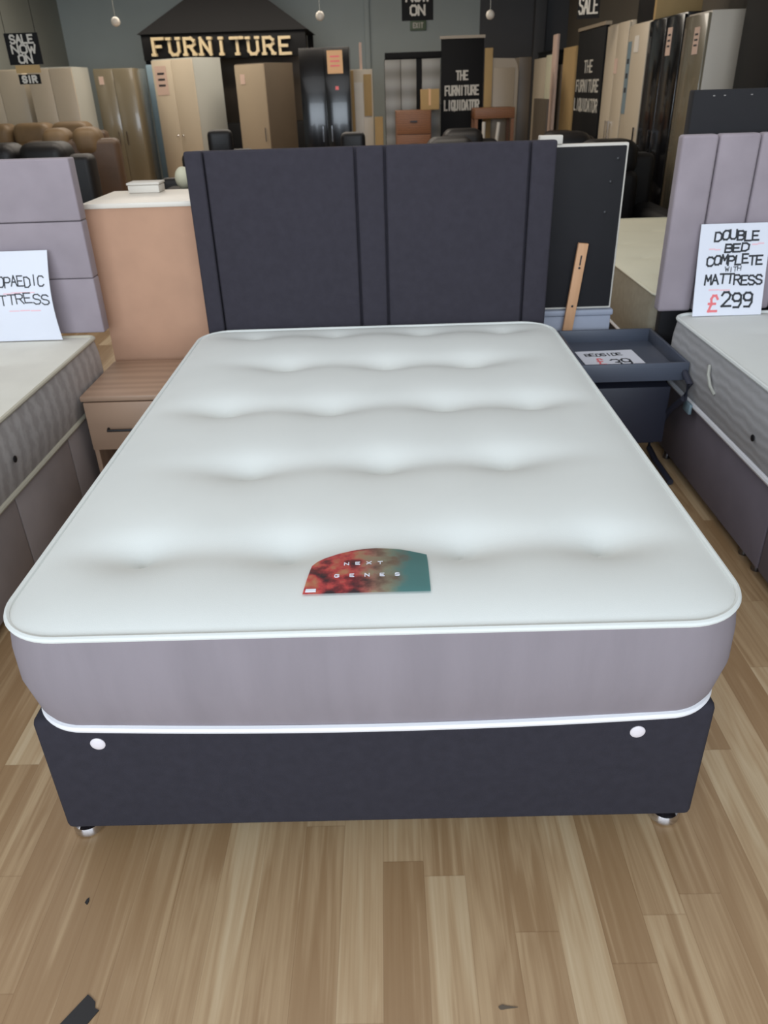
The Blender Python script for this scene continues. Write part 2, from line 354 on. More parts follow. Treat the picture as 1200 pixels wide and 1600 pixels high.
# ------------------------------------------------------------------ mattresses
def mattress(root, x0, x1, y0, y1, z0, z1, r, buttons, mborder, crown=.02, dent=.024, pipe=.0065, msh=None, n=110, mp=None, bulge=.012, taper=-.006, sag=0):
    cx, cy, hx, hy = (x0+x1)/2, (y0+y1)/2, (x1-x0)/2, (y1-y0)/2
    def H(x, y):
        dx = max(0, 1-abs(x-cx)/hx); dy = max(0, 1-abs(y-cy)/hy)
        ex, ey = dx*hx, dy*hy
        e = (1-math.exp(-ex/.07))*(1-math.exp(-ey/.07))
        h = z1+crown*e
        s = 0
        for bx, by in buttons:
            d = math.hypot((x-bx), (y-by)*1.15)
            s += dent*(.75*math.exp(-d/.075)+.25*math.exp(-d/.02)) + .20*dent*math.exp(-((y-by)/.055)**2-((x-bx)/.18)**2)
        return h-s*min(1, e*1.1)
    # outline mapped from a square grid so that the sheet ends exactly on the rounded outline
    out = rrect(x0, x1, y0, y1, r, 12, 22)
    bm = bmesh.new(); NX, NY = 90, 120; grid = []
    for i in range(NX+1):
        c_ = []
        for j in range(NY+1):
            X_, Y_ = x0+(x1-x0)*i/NX, y0+(y1-y0)*j/NY
            ux, uy = abs(X_-cx)-(hx-r), abs(Y_-cy)-(hy-r)
            if ux > 0 and uy > 0:        # square corner pulled in to the round one
                k_ = max(ux, uy)/math.hypot(ux, uy)
                X_ = cx+math.copysign(hx-r+ux*k_, X_-cx); Y_ = cy+math.copysign(hy-r+uy*k_, Y_-cy)
            c_.append(bm.verts.new((X_, Y_, H(X_, Y_))))
        grid.append(c_)
    for i in range(NX):
        for j in range(NY): bm.faces.new((grid[i][j], grid[i+1][j], grid[i+1][j+1], grid[i][j+1]))
    m = len(out)
    # cloth thickness down at the rim
    top = mk('top_panel', bm, msh or F['mattress'], root)
    def low(px, py, z):       # the bottom edge of the front droops a little between the corners
        if z > z0+.01 or py > y0+1e-4: return z
        return z-sag*max(0, 1-(abs(px-cx)/(hx-r))**2)
    def rim(d, z): return [(px+nx*d, py+ny*d, low(px, py, z)) for (px, py), (nx, ny) in zip(out, nrm)]
    nrm = []
    for k in range(m):
        a, c = Vector(out[k-1]), Vector(out[(k+1) % m]); t = (c-a).normalized(); nrm.append((t.y, -t.x))
    bm = bmesh.new()
    prof = [(taper-.006, z0), (bulge*.3+taper*.6, z0+.03), (bulge, z0+(z1-z0)*.45), (bulge*.8, z0+(z1-z0)*.75), (0.0, z1-.004)]
    loft(bm, [rim(d, z) for d, z in prof], cap=False)
    inner = [(px+nx*(taper-.026), py+ny*(taper-.026), z0) for (px, py), (nx, ny) in zip(out, nrm)]
    loft(bm, [inner, rim(taper-.006, z0)], cap=False); bmesh.ops.remove_doubles(bm, verts=bm.verts, dist=1e-5)
    bm.faces.new([v for v in (min(bm.verts, key=lambda w_: (w_.co-Vector(p)).length) for p in inner)])
    sb = mk('side_border', bm, mborder, root)
    for nm, z, d in (('top_piping', z1+.001, .001), ('bottom_piping', z0+.006, taper)):
        bm = bmesh.new(); tube(bm, rim(d, z), pipe*(1.35 if nm[0] == 'b' else 1), 8, closed=True); mk(nm, bm, mp or (F['pipe'] if nm[0] == 'b' else msh or F['mattress']), root)
    return H

# main mattress
btn = [(-.496, .23), (-.183, .227), (.182, .227), (.478, .227), (-.325, .615), (.018, .63), (.331, .63),
       (-.461, 1.034), (-.142, 1.025), (.202, 1.035), (.463, 1.031), (-.317, 1.435), (.031, 1.424), (.325, 1.418),
       (-.487, 1.83), (-.168, 1.83), (.174, 1.82), (.491, 1.82)]
T = thing('mattress', 'white button-tufted mattress with lilac grey sides on the charcoal bed in the middle', 'mattress', (0, .93, .362))
H0 = mattress(T, -.700, .689, -.044, 1.915, .366, .602, .125, btn, F['border'], crown=.030, dent=.058, bulge=.010, taper=-.014, sag=.016)
# printed badge lying on the sheet
def arc_top(x):
    t = (x+.133)/.241; K = [(0, .146), (.04, .166), (.10, .181), (.22, .196), (.38, .206), (.55, .210), (.78, .206), (1.001, .193)]
    for (a, p), (c, q) in zip(K, K[1:]):
        if a <= t <= c: return p+(q-p)*(t-a)/(c-a)
    return K[-1][1] if t > 1 else K[0][1]
bm = bmesh.new(); g = []
nx, ny = 50, 14
for i in range(nx+1):
    x = -.133+.241*i/nx; c = []
    for j in range(ny+1):
        y = .045+(arc_top(x)-.045)*j/ny; xx = x+.010*(j/ny)*(1-i/nx)
        c.append(bm.verts.new((xx, y, H0(xx, y)+.0036)))
    g.append(c)
for i in range(nx):
    for j in range(ny): bm.faces.new((g[i][j], g[i+1][j], g[i+1][j+1], g[i][j+1]))
r = bmesh.ops.solidify(bm, geom=bm.faces[:], thickness=.0012)
badge = mk('badge', bm, badge_mat(), T); badge['label'] = 'printed badge of red and teal'
bm = bmesh.new()
P = lambda cx, cy: (lambda a, b, c: Vector((cx+a, cy+b, H0(cx+a, cy+b)+.0058+c)))
stroke_word(bm, 'NEXT', P(-.02, .135), .075, .009, .0018, .0006, gap=1.0)
stroke_word(bm, 'GENES', P(-.012, .092), .125, .009, .0018, .0006, gap=1.6)
lt = mk('lettering', bm, F['card'], badge)
bm = bmesh.new(); vs = [bm.verts.new((x, y, H0(x, y)+z)) for z in (.0045, .0062) for x, y in ((-.128, .049), (-.108, .049), (-.108, .057), (-.127, .057))]
bm.faces.new(vs[4:]); bm.faces.new(vs[:4][::-1])
for k in range(4): bm.faces.new((vs[k], vs[(k+1) % 4], vs[4+(k+1) % 4], vs[4+k]))
mk('white_patch', bm, F['card'], badge)

# divan base of the main bed
T = thing('divan_base', 'charcoal fabric divan base under the white button-tufted mattress', 'bed base', (-.011, .95, 0))
bm = bmesh.new(); box(bm, -.698, .676, 0, .948, .038, .362, bev=.014, seg=3); mk('front_base_half', bm, F['navy'], T)
bm = bmesh.new(); box(bm, -.698, .676, .952, 1.9, .038, .362, bev=.014, seg=3); mk('rear_base_half', bm, F['navy'], T)
for x, y in ((-.668, .040), (.632, .036), (-.655, 1.85), (.625, 1.85)):
    bm = bmesh.new(); lathe(bm, [(.022, .0), (.034, .004), (.034, .012), (.030, .022), (.018, .027), (.014, .040)], (x, y, 0)); f = mk('foot', bm, F['chrome'], T)
    f['label'] = 'chrome glide foot'
for x, z in ((-.574, .298), (.525, .296)):
    bm = bmesh.new(); lathe(bm, [(.0155, 0), (.0155, .002), (.012, .0045), (.004, .0052)], (0, 0, 0), 20, Matrix.Translation((x, 0.0005, z)) @ Matrix.Rotation(PI/2, 4, 'X'))
    f = mk('vent_cap', bm, F['white'], T); f['label'] = 'white round plastic cap'

# headboard of the main bed
T = thing('headboard', 'charcoal panelled headboard with four vertical seams at the head of the middle bed', 'headboard', (-.006, 1.97, 0))
bm = bmesh.new(); box(bm, -.688, .676, 1.958, 2.0, .40, 1.262, bev=.006)
for a, c in ((-.690, -.622), (-.616, -.066), (-.058, .043), (.051, .578), (.586, .678)):
    box(bm, a, c, 1.934, 1.968, .40, 1.264, bev=.009, seg=3)
mk('padded_panel', bm, F['panel'], T)
for x in (-.45, .43):
    bm = bmesh.new(); box(bm, x-.03, x+.03, 1.985, 2.005, .02, .8, bev=.002); mk('strut', bm, F['plank'], T)

# ------------------------------------------------------------------ bed on the left
LB = 'the left-hand bed'
T = thing('mattress', 'off-white mattress with grey wave-pattern sides on the left-hand bed', 'mattress', (-1.85, 1.05, .325))
btnL = [(-1.85+dx, y) for y in (.4, .8, 1.2, 1.6) for dx in (-.45, -.15, .15, .45)]
H1 = mattress(T, -2.52, -1.164, .06, 1.962, .340, .585, .035, btnL, F['damaskL'], crown=.012, dent=.010,
              msh=mat('cream_mattress_knit', (222, 219, 208), .85, var=.03, scale=9, bump=.2, bscale=300), mp=mat('cream_piping', (190, 184, 166), .7, var=.02), pipe=.0075)
for y in (1.05, .55):
    bm = bmesh.new(); lathe(bm, [(.011, 0), (.011, .003), (.006, .005)], (0, 0, 0), 14, Matrix.Translation((-1.147, y, .46)) @ Matrix.Rotation(PI/2, 4, 'Y'))
    f = mk('air_vent', bm, F['tape'], T); f['label'] = 'black round air vent'
T = thing('divan_base', 'taupe fabric divan base of the left-hand bed', 'bed base', (-1.85, 1.0, 0))
bm = bmesh.new()
for a, c in ((.08, .55), (.555, 1.03), (1.035, 1.5), (1.505, 1.95)): box(bm, -2.52, -1.172, a, c, .04, .335, bev=.007)
mk('base_panels', bm, F['brownbase'], T)
for x, y in ((-2.46, .14), (-1.22, .14), (-2.46, 1.88), (-1.22, 1.88)):
    bm = bmesh.new(); lathe(bm, [(.024, 0), (.028, .006), (.022, .024), (.014, .042)], (x, y, 0), 14); mk('foot', bm, F['chrome'], T)
T = thing('headboard', 'lilac grey velvet headboard with horizontal seams behind the left-hand bed', 'headboard', (-1.85, 2.0, 0))
bm = bmesh.new()
for a, c in ((.600, .815), (.820, 1.030), (1.036, 1.252)): box(bm, -2.52, -1.128, 1.975, 2.04, a+(-.0015), c+.0015, bev=.006, seg=3)
mk('padded_panel', bm, F['lilac'], T)
bm = bmesh.new()
bm.free()
for x in (-2.2, -1.5): mk('strut', B(x-.03, x+.03, 2.025, 2.05, .0, .7), F['plank'], T)
# price card on the left
def curved_card(name, label, cat, x0, x1, z0, z1, y, curl, lines, thick=.0012, lean=0):
    T = thing(name, label, cat, ((x0+x1)/2, y, z0))
    def pos(a, b, c=0):
        t = (b-z0)/(z1-z0); yy = y-curl*math.sin(PI*min(1, max(0, t)))+lean*t
        return Vector((a+0, yy-c, b))
    bm = bmesh.new(); N_ = 14
    f_ = [[bm.verts.new(pos(x, z0+(z1-z0)*k/N_, c)) for k in range(N_+1)] for c in (0, thick) for x in (x0, x1)]
    for k in range(N_):
        bm.faces.new((f_[2][k], f_[3][k], f_[3][k+1], f_[2][k+1])); bm.faces.new((f_[0][k], f_[0][k+1], f_[1][k+1], f_[1][k]))
        bm.faces.new((f_[0][k], f_[2][k], f_[2][k+1], f_[0][k+1])); bm.faces.new((f_[1][k], f_[1][k+1], f_[3][k+1], f_[3][k]))
    bm.faces.new((f_[0][-1], f_[2][-1], f_[3][-1], f_[1][-1])); bm.faces.new((f_[0][0], f_[1][0], f_[3][0], f_[2][0]))
    mk('card', bm, F['card'], T)
    for word, cx, cz, wd, ht, pen, m in lines:
        bm = bmesh.new()
        stroke_word(bm, word, lambda a, b, c: pos(cx+a, cz+b, thick+.0002+c), wd, ht, pen, .0005, jit=.15, gap=.12)
        mk('handwriting', bm, F[m], T)
    return T
curved_card('price_card', 'curled white price card about an orthopaedic mattress on the left-hand bed', 'sign', -1.585, -1.275, .596, .935, 1.90, .035,
            [('ORTHOPAEDIC', -1.440, .812, .285, .036, .0045, 'ink'), ('MATTRESS', -1.418, .745, .262, .036, .0045, 'ink'),
             ('----', -1.40, .780, .12, .014, .004, 'pink'), ('---', -1.39, .712, .12, .014, .004, 'pink')], lean=.05)

# ------------------------------------------------------------------ bed on the right
T = thing('mattress', 'white mattress with silver quilted sides on the right-hand bed', 'mattress', (1.87, 1.0, .325))
btnR = [(1.88+dx, y) for y in (.3, .75, 1.2, 1.65) for dx in (-.45, -.15, .15, .45)]
H2 = mattress(T, 1.205, 2.55, -.1, 1.955, .340, .605, .07, btnR, F['damaskR'], crown=.010, dent=.004, pipe=.008)
for y in (1.085, .5):
    bm = bmesh.new(); lathe(bm, [(.011, 0), (.011, .003), (.006, .005)], (0, 0, 0), 14, Matrix.Translation((1.190, y, .445)) @ Matrix.Rotation(-PI/2, 4, 'Y'))
    f = mk('air_vent', bm, F['tape'], T); f['label'] = 'black round air vent'
bm = bmesh.new(); tube(bm, [(1.192, 1.50, .545), (1.180, 1.47, .52), (1.180, 1.44, .49), (1.192, 1.42, .465)], .006, 8); f = mk('carry_handle', bm, F['grey'], T)
bm = bmesh.new(); box(bm, 1.188, 1.200, 1.60, 1.665, .315, .355, bev=.003); f = mk('fabric_label', bm, F['blue'], T); f['label'] = 'pale blue sewn-in label'
T = thing('divan_base', 'plum grey fabric divan base of the right-hand bed', 'bed base', (1.87, 1.0, 0))
bm = bmesh.new(); box(bm, 1.222, 2.55, -.08, .935, .04, .335, bev=.009); mk('front_base_half', bm, F['plumbase'], T)
bm = bmesh.new(); box(bm, 1.222, 2.55, .94, 1.95, .04, .335, bev=.009); mk('rear_base_half', bm, F['plumbase'], T)
for x, y in ((1.255, 1.10), (1.255, 1.0), (1.245, 1.88), (1.245, -.02), (2.5, -.02), (2.5, .9), (2.5, 1.88)):
    bm = bmesh.new(); lathe(bm, [(.016, 0), (.018, .005), (.014, .024), (.012, .042)], (x, y, 0), 14); mk('foot', bm, F['darkchrome'], T)
T = thing('headboard', 'lilac grey velvet headboard with vertical channels behind the right-hand bed', 'headboard', (1.85, 2.0, 0))
bm = bmesh.new()
for a, c in ((1.150, 1.284), (1.289, 1.440), (1.445, 1.60), (1.605, 1.76), (1.765, 1.92), (1.925, 2.08), (2.085, 2.24), (2.245, 2.4), (2.405, 2.52)):
    box(bm, a, c, 1.985, 2.045, .612, 1.262, bev=.012, seg=3)
mk('padded_panel', bm, F['lilac'], T)
bm = bmesh.new()
bm.free()
for x in (1.5, 2.2): mk('strut', B(x-.03, x+.03, 2.03, 2.05, 0, .7), F['plank'], T)
curved_card('price_card', 'white card reading double bed complete with mattress £299 against the right-hand headboard', 'sign', 1.262, 1.535, .612, .952, 1.905, -.004,
            [('DOUBLE', 1.405, .893, .170, .032, .0068, 'ink'), ('BED', 1.410, .852, .090, .028, .0068, 'ink'), ('COMPLETE', 1.408, .803, .215, .032, .0068, 'ink'),
             ('WITH', 1.405, .778, .060, .016, .003, 'ink'), ('MATTRESS', 1.412, .730, .225, .034, .0065, 'ink'), ('299', 1.435, .650, .120, .052, .008, 'ink'),
             ('£', 1.338, .638, .034, .058, .009, 'red'), ('--', 1.325, .850, .04, .02, .005, 'pink'), ('--', 1.490, .865, .04, .02, .005, 'pink'), ('--', 1.36, .702, .08, .016, .005, 'pink')], lean=.06)

# ------------------------------------------------------------------ brown bedside cabinet
T = thing('bedside_cabinet', 'brown oak-look bedside cabinet with one drawer between the left-hand and middle beds', 'bedside cabinet', (-.955, 1.83, 0))
x0, x1 = -1.136, -.76
bm = bmesh.new(); box(bm, x0-.006, x1+.006, 1.615, 2.05, .432, .452, bev=.003); mk('top', bm, F['oakstand'], T)
for a in (x0, x1-.018):
    bm = bmesh.new(); box(bm, a, a+.018, 1.628, 2.045, 0, .431, bev=.002); mk('side_panel', bm, F['oakstand'], T)
bm = bmesh.new(); box(bm, x0+.018, x1-.018, 2.03, 2.045, .03, .431); mk('back_panel', bm, F['oakstand'], T)
bm = bmesh.new(); box(bm, x0+.018, x1-.018, 1.645, 2.03, .03, .048); mk('bottom_shelf', bm, F['oakstand'], T)
bm = bmesh.new(); box(bm, x0+.003, x1-.003, 1.612, 1.630, .232, .428, bev=.0025); box(bm, x0+.03, x1-.03, 1.63, 2.0, .25, .40); d = mk('drawer', bm, F['oakstand'], T)
bm = bmesh.new(); tube(bm, [(-1.055, 1.612, .322), (-1.053, 1.590, .322), (-.867, 1.590, .322), (-.865, 1.612, .322)], .0055, 8); h = mk('handle', bm, F['tape'], d); h['label'] = 'dark bar handle'

# white chest of drawers with its mdf back turned to the beds
T = thing('chest_of_drawers', 'white chest of drawers turned so its bare mdf back faces the beds', 'chest of drawers', (-.955, 2.32, 0))
bm = bmesh.new(); box(bm, -1.157, -.690, 2.108, 2.112, .03, 1.058); mk('back_panel', bm, F['mdf'], T)['label'] = 'bare brown mdf back panel'
bm = bmesh.new(); box(bm, -1.152, -.695, 2.113, 2.52, .0, 1.055); mk('carcass', bm, F['paintwhite'], T)
bm = bmesh.new(); box(bm, -1.165, -.680, 2.100, 2.54, 1.059, 1.078, bev=.002); mk('top', bm, F['paintwhite'], T)
for k in range(4):
    bm = bmesh.new(); box(bm, -1.145, -.702, 2.521, 2.537, .06+k*.245, .295+k*.245, bev=.002); dr = mk('drawer', bm, F['paintwhite'], T)
    bm = bmesh.new(); box(bm, -1.0, -.85, 2.538, 2.55, .17+k*.245, .18+k*.245); mk('handle', bm, F['chrome'], dr)
T = thing('small_box', 'small white box on top of the white chest of drawers', 'box', (-1.035, 2.47, 1.079))
bm = bmesh.new(); box(bm, -1.065, -.93, 2.42, 2.52, 1.0785, 1.110, bev=.004); mk('carton', bm, F['foam'], T)
bm = bmesh.new(); box(bm, -1.068, -.927, 2.417, 2.523, 1.111, 1.120, bev=.002); mk('lid', bm, F['foam'], T)

# ------------------------------------------------------------------ slate tray table on the right
T = thing('tray_table', 'slate blue bedside table with a deep tray top by the right-hand bed', 'bedside table', (.99, 1.9, 0))
a, c, y0, y1 = .775, 1.188, 1.665, 2.14
bm = bmesh.new(); box(bm, a+.010, c-.010, y0+.010, y1-.010, .438, .450)
box(bm, a, c, y0, y0+.012, .432, .502, bev=.002); box(bm, a, c, y1-.012, y1, .432, .502, bev=.002)
box(bm, a, a+.012, y0+.012, y1-.012, .432, .502, bev=.002); box(bm, c-.012, c, y0+.012, y1-.012, .432, .502, bev=.002)
mk('tray', bm, F['slate'], T)
bm = bmesh.new(); box(bm, a+.09, c-.02, 1.76, 2.08, .13, .372, bev=.004); dr = mk('drawer_box', bm, F['slatedark'], T); dr['label'] = 'dark navy drawer box'
for x in (a+.014, c-.014):
    pts = [(x, y0+.02, .470), (x, 1.60, .440), (x, 1.63, .37), (x, 1.75, .277), (x, 1.89, .12), (x, 1.925, .07), (x, 1.91, .035), (x, 1.82, .020), (x, 1.62, .014)]
    bm = bmesh.new(); tube(bm, pts, .0125, 10); mk('leg', bm, F['slatedark'], T)
for y in (1.90,):
    bm = bmesh.new(); tube(bm, [(a+.006, y, .075), (c-.006, y, .075)], .010, 8); mk('crossbar', bm, F['slatedark'], T)
T = thing('price_card', 'white price card reading bedside £39 lying in the slate tray table', 'sign', (1.0, 1.87, .451))
bm = bmesh.new(); Mx = Matrix.Translation((.955, 1.86, .4525)) @ Matrix.Rotation(math.radians(2), 4, 'Z')
box(bm, -.125, .115, -.13, .13, 0, .0015, M=Mx); mk('card', bm, F['card'], T)
for word, ox, oy, wd, ht, pen, m in (('BEDSIDE', -.02, .060, .15, .032, .005, 'ink'), ('£', -.055, -.04, .025, .07, .008, 'red'), ('39', .025, -.06, .08, .075, .008, 'ink')):
    bm = bmesh.new(); stroke_word(bm, word, lambda p, q, s: Mx @ Vector((ox+p, oy+q, .0017+s)), wd, ht, pen, .0005, jit=.1, gap=.15); mk('handwriting', bm, F[m], T)

# black headboard seen from the back, and what it stands on
T = thing('spare_headboard', 'black-backed spare headboard with a pale edge beside the charcoal headboard', 'headboard', (.78, 2.2, .577))
bm = bmesh.new(); box(bm, .50, 1.006, 2.185, 2.225, .590, 1.221, bev=.004); mk('backing', bm, F['blackcloth'], T)
bm = bmesh.new(); box(bm, .495, 1.017, 2.200, 2.235, .578, 1.231, bev=.005); mk('fabric_edge', bm, F['foam'], T)['label'] = 'pale fabric edge'
for x, z in ((.955, 1.09), (.945, .975), (.975, 1.175)):
    bm = bmesh.new(); lathe(bm, [(.006, 0), (.006, .002), (.003, .003)], (0, 0, 0), 10, Matrix.Translation((x, 2.1845, z)) @ Matrix.Rotation(PI/2, 4, 'X')); mk('screw', bm, F['tape'], T)
bm = bmesh.new(); Mx = Matrix.Translation((.822, 2.148, .455)) @ Matrix.Rotation(math.radians(5.5), 4, 'Y')
box(bm, -.021, .021, 0, .018, 0, .408, bev=.002, M=Mx); st = mk('wooden_strut', bm, F['plank'], T); st['label'] = 'bare pine fixing strut'
bm = bmesh.new()
for z in (.15, .31): lathe(bm, [(.005, 0), (.005, .002), (.002, .003)], (0, 0, 0), 10, Mx @ Matrix.Translation((0, -.0005, z)) @ Matrix.Rotation(PI/2, 4, 'X'))
box(bm, -.003, .003, -.001, 0, .32, .36, M=Mx); mk('bolt_hole', bm, F['tape'], st)
T = thing('storage_box', 'pale grey storage box supporting the black-backed headboard', 'box', (.80, 2.22, 0))
bm = bmesh.new(); box(bm, .60, 1.020, 2.190, 2.50, 0, .550, bev=.006); mk('carton', bm, F['greybox'], T)
bm = bmesh.new(); box(bm, .593, 1.027, 2.184, 2.507, .551, .576, bev=.006); mk('lid', bm, F['greybox'], T)
tag(mk('foam_block', B(.66, .752, 2.195, 2.235, 1.2315, 1.264, bev=.004), F['foam'], origin=(.70, 2.215, 1.2315)), 'white foam block on top of the black-backed headboard', 'foam block')

# bed and headboard behind the right-hand bed
T = thing('spare_headboard', 'tall black headboard standing behind the lilac right-hand headboard', 'headboard', (1.9, 2.12, 0))
bm = bmesh.new(); box(bm, 1.205, 2.55, 2.095, 2.15, .02, 1.405, bev=.006); mk('backing', bm, F['blackcloth'], T)
bm = bmesh.new()
bm.free()
for x in (1.28, 1.32, 1.42, 1.50, 1.62): mk('staple', B(x-.004, x+.004, 2.093, 2.096, 1.383, 1.387), F['chrome'], T)
T = thing('mattress', 'cream mattress with beige sides on the bed behind the right-hand headboard', 'mattress', (1.87, 3.2, .30))
mattress(T, 1.215, 2.10, 2.20, 4.30, .33, .62, .06, [(1.5+dx, y) for y in (2.6, 3.0, 3.4, 3.8) for dx in (-.1, .2)], mat('beige_border', (158, 150, 132), .85, var=.08, scale=30), crown=.015, dent=.012,
         msh=mat('cream_knit', (240, 237, 214), .85, var=.02), pipe=.006)
T = thing('divan_base', 'dark divan base under the cream mattress at the back right', 'bed base', (1.87, 3.2, 0))
bm = bmesh.new(); box(bm, 1.235, 2.10, 2.22, 4.28, .03, .326, bev=.01); mk('base_panels', bm, F['blackcloth'], T)

# ------------------------------------------------------------------ sofas and chairs
def sofa(name, label, loc, rz, W, D, Hh, n, body, cush, group=None):
    T = thing(name, label, 'sofa' if n > 1 else 'armchair', loc, rz, group)
    hb = W/2; aw = .2
    bm = bmesh.new(); box(bm, -hb, hb, -D/2+.03, D/2, .05, .30, bev=.03, seg=3); mk('base', bm, body, T, world=False)
    for s in (-1, 1):
        xa = s*(hb-aw/2)
        bm = bmesh.new(); box(bm, xa-aw/2, xa+aw/2, -D/2, D/2-.05, .08, .62, bev=.07, seg=4); mk('armrest', bm, body, T, world=False)
    iw = (W-2*aw)/n
    bm = bmesh.new(); box(bm, -hb+.05, hb-.05, D/2-.2, D/2, .28, Hh-.10, bev=.05, seg=3); mk('back_shell', bm, body, T, world=False)
    for k in range(n):
        x = -hb+aw+iw*(k+.5)
        bm = bmesh.new(); box(bm, x-iw/2+.008, x+iw/2-.008, -D/2-.01, D/2-.2, .29, .47, bev=.055, seg=4); mk('seat_cushion', bm, cush, T, world=False)
        bm = bmesh.new(); box(bm, x-iw/2+.005, x+iw/2-.005, D/2-.36, D/2-.15, .44, Hh-.2, bev=.07, seg=4); mk('back_cushion', bm, cush, T, world=False)
        bm = bmesh.new(); box(bm, x-iw/2+.01, x+iw/2-.01, D/2-.32, D/2+.02, Hh-.25, Hh, bev=.09, seg=5); mk('headrest', bm, cush, T, world=False)
    for x in (-hb+.08, hb-.08):
        for y in (-D/2+.1, D/2-.08):
            bm = bmesh.new(); box(bm, x-.03, x+.03, y-.03, y+.03, 0, .06); mk('foot', bm, F['blackmatt'], T, world=False)
    return T
sofa('recliner_sofa', 'brown leather sofa with warm light coloured into its headrests at the far left by the cream wardrobes', (-4.03, 8.5, 0), 0, 1.75, .95, 1.20, 3, F['brownleather'], F['litleather'])
sofa('recliner_chair', 'brown leather two-seater seen from behind with warm light coloured into its headrests before the olive wardrobe', (-2.93, 7.2, 0), PI+.12, .95, .9, 1.20, 2, F['brownleather'], F['litleather'])
sofa('leather_sofa', 'black leather sofa just behind the lilac left-hand headboard', (-3.10, 5.4, 0), 0, 1.6, .95, 1.14, 3, F['leather'], F['leather'])
g = 'black leather armchairs beyond the headboards'
s0 = sofa('leather_armchair', 'black leather armchair seen between the black-backed and lilac headboards', (1.73, 4.85, 0), 0, .82, .9, 1.06, 1, F['leather'], F['leather'], g)
for (x, y, lb) in ((1.66, 6.0, 'black leather armchair behind the one beyond the cream mattress'), (.62, 5.8, 'black leather armchair in front of the orange wood drawers'),
                   (.85, 7.1, 'black leather armchair furthest back, in front of the console table')):
    dup(s0, (x, y, 0), 0, lb)
sofa('leather_footrest_sofa', 'low black leather sofa in front of the right-hand wardrobe row', (1.72, 7.65, 0), -PI/2, 1.6, .8, .98, 2, F['leather'], F['leather'])

def office_chair(label, loc, rz, top):
    T = thing('office_chair', label, 'office chair', loc, rz, 'black office chairs behind the charcoal headboard')
    bm = bmesh.new(); box(bm, -.09, .09, -.05, .03, top-.17, top, bev=.038, seg=4); mk('headrest', bm, F['leather'], T, world=False)
    bm = bmesh.new(); box(bm, -.23, .23, -.05, .02, .55, top-.13, bev=.034, seg=4); mk('backrest', bm, F['leather'], T, world=False)
    bm = bmesh.new(); box(bm, -.25, .25, -.50, .0, .44, .53, bev=.035, seg=4); mk('seat', bm, F['leather'], T, world=False)
    bm = bmesh.new(); lathe(bm, [(.03, .1), (.03, .3), (.02, .31), (.02, .44)], (0, -.25, 0), 12); mk('gas_column', bm, F['chrome'], T, world=False)
    for k in range(5):
        t = 2*PI*k/5; bm = bmesh.new(); tube(bm, [(0, -.25, .11), (.28*math.cos(t), -.25+.28*math.sin(t), .075)], .018, 8); lg = mk('leg', bm, F['blackmatt'], T, world=False)
        bm = bmesh.new(); lathe(bm, [(.02, -.012), (.027, 0), (.02, .012)], (0, 0, 0), 12, Matrix.Translation((.28*math.cos(t), -.25+.28*math.sin(t), .0275)) @ Matrix.Rotation(PI/2, 4, 'X')); mk('caster', bm, F['blackmatt'], lg, world=False)
    return T
office_chair('black office chair whose headrest shows in front of the pale double wardrobe', (-1.135, 5.0, 0), .2, 1.215)
office_chair('black office chair whose headrest shows in front of the black gloss wardrobe', (-.17, 5.0, 0), -.15, 1.172)
office_chair('black office chair just behind the white chest of drawers', (-1.04, 3.75, 0), .0, 1.15)
T = thing('round_cushion', 'small round cream cushion on the black pedestal left of the charcoal headboard', 'cushion', (-.885, 2.80, 1.05))
bm = bmesh.new(); bmesh.ops.create_uvsphere(bm, u_segments=20, v_segments=12, radius=.05); bmesh.ops.scale(bm, vec=(.8, .8, 1.0), verts=bm.verts); bmesh.ops.translate(bm, vec=(-.91, 2.80, 1.100), verts=bm.verts)
mk('cover', bm, F['strip'], T)
T = thing('pedestal', 'black pedestal stand with the round cream cushion behind the white chest', 'stand', (-.86, 2.83, 0))
bm = bmesh.new(); box(bm, -.99, -.79, 2.72, 2.94, .02, 1.03, bev=.01); mk('column', bm, F['blackmatt'], T)
bm = bmesh.new(); box(bm, -1.01, -.77, 2.70, 2.96, 1.031, 1.050, bev=.004); mk('top', bm, F['blackmatt'], T)
bm = bmesh.new(); box(bm, -1.01, -.77, 2.70, 2.96, 0, .02, bev=.004); mk('plinth', bm, F['blackmatt'], T)

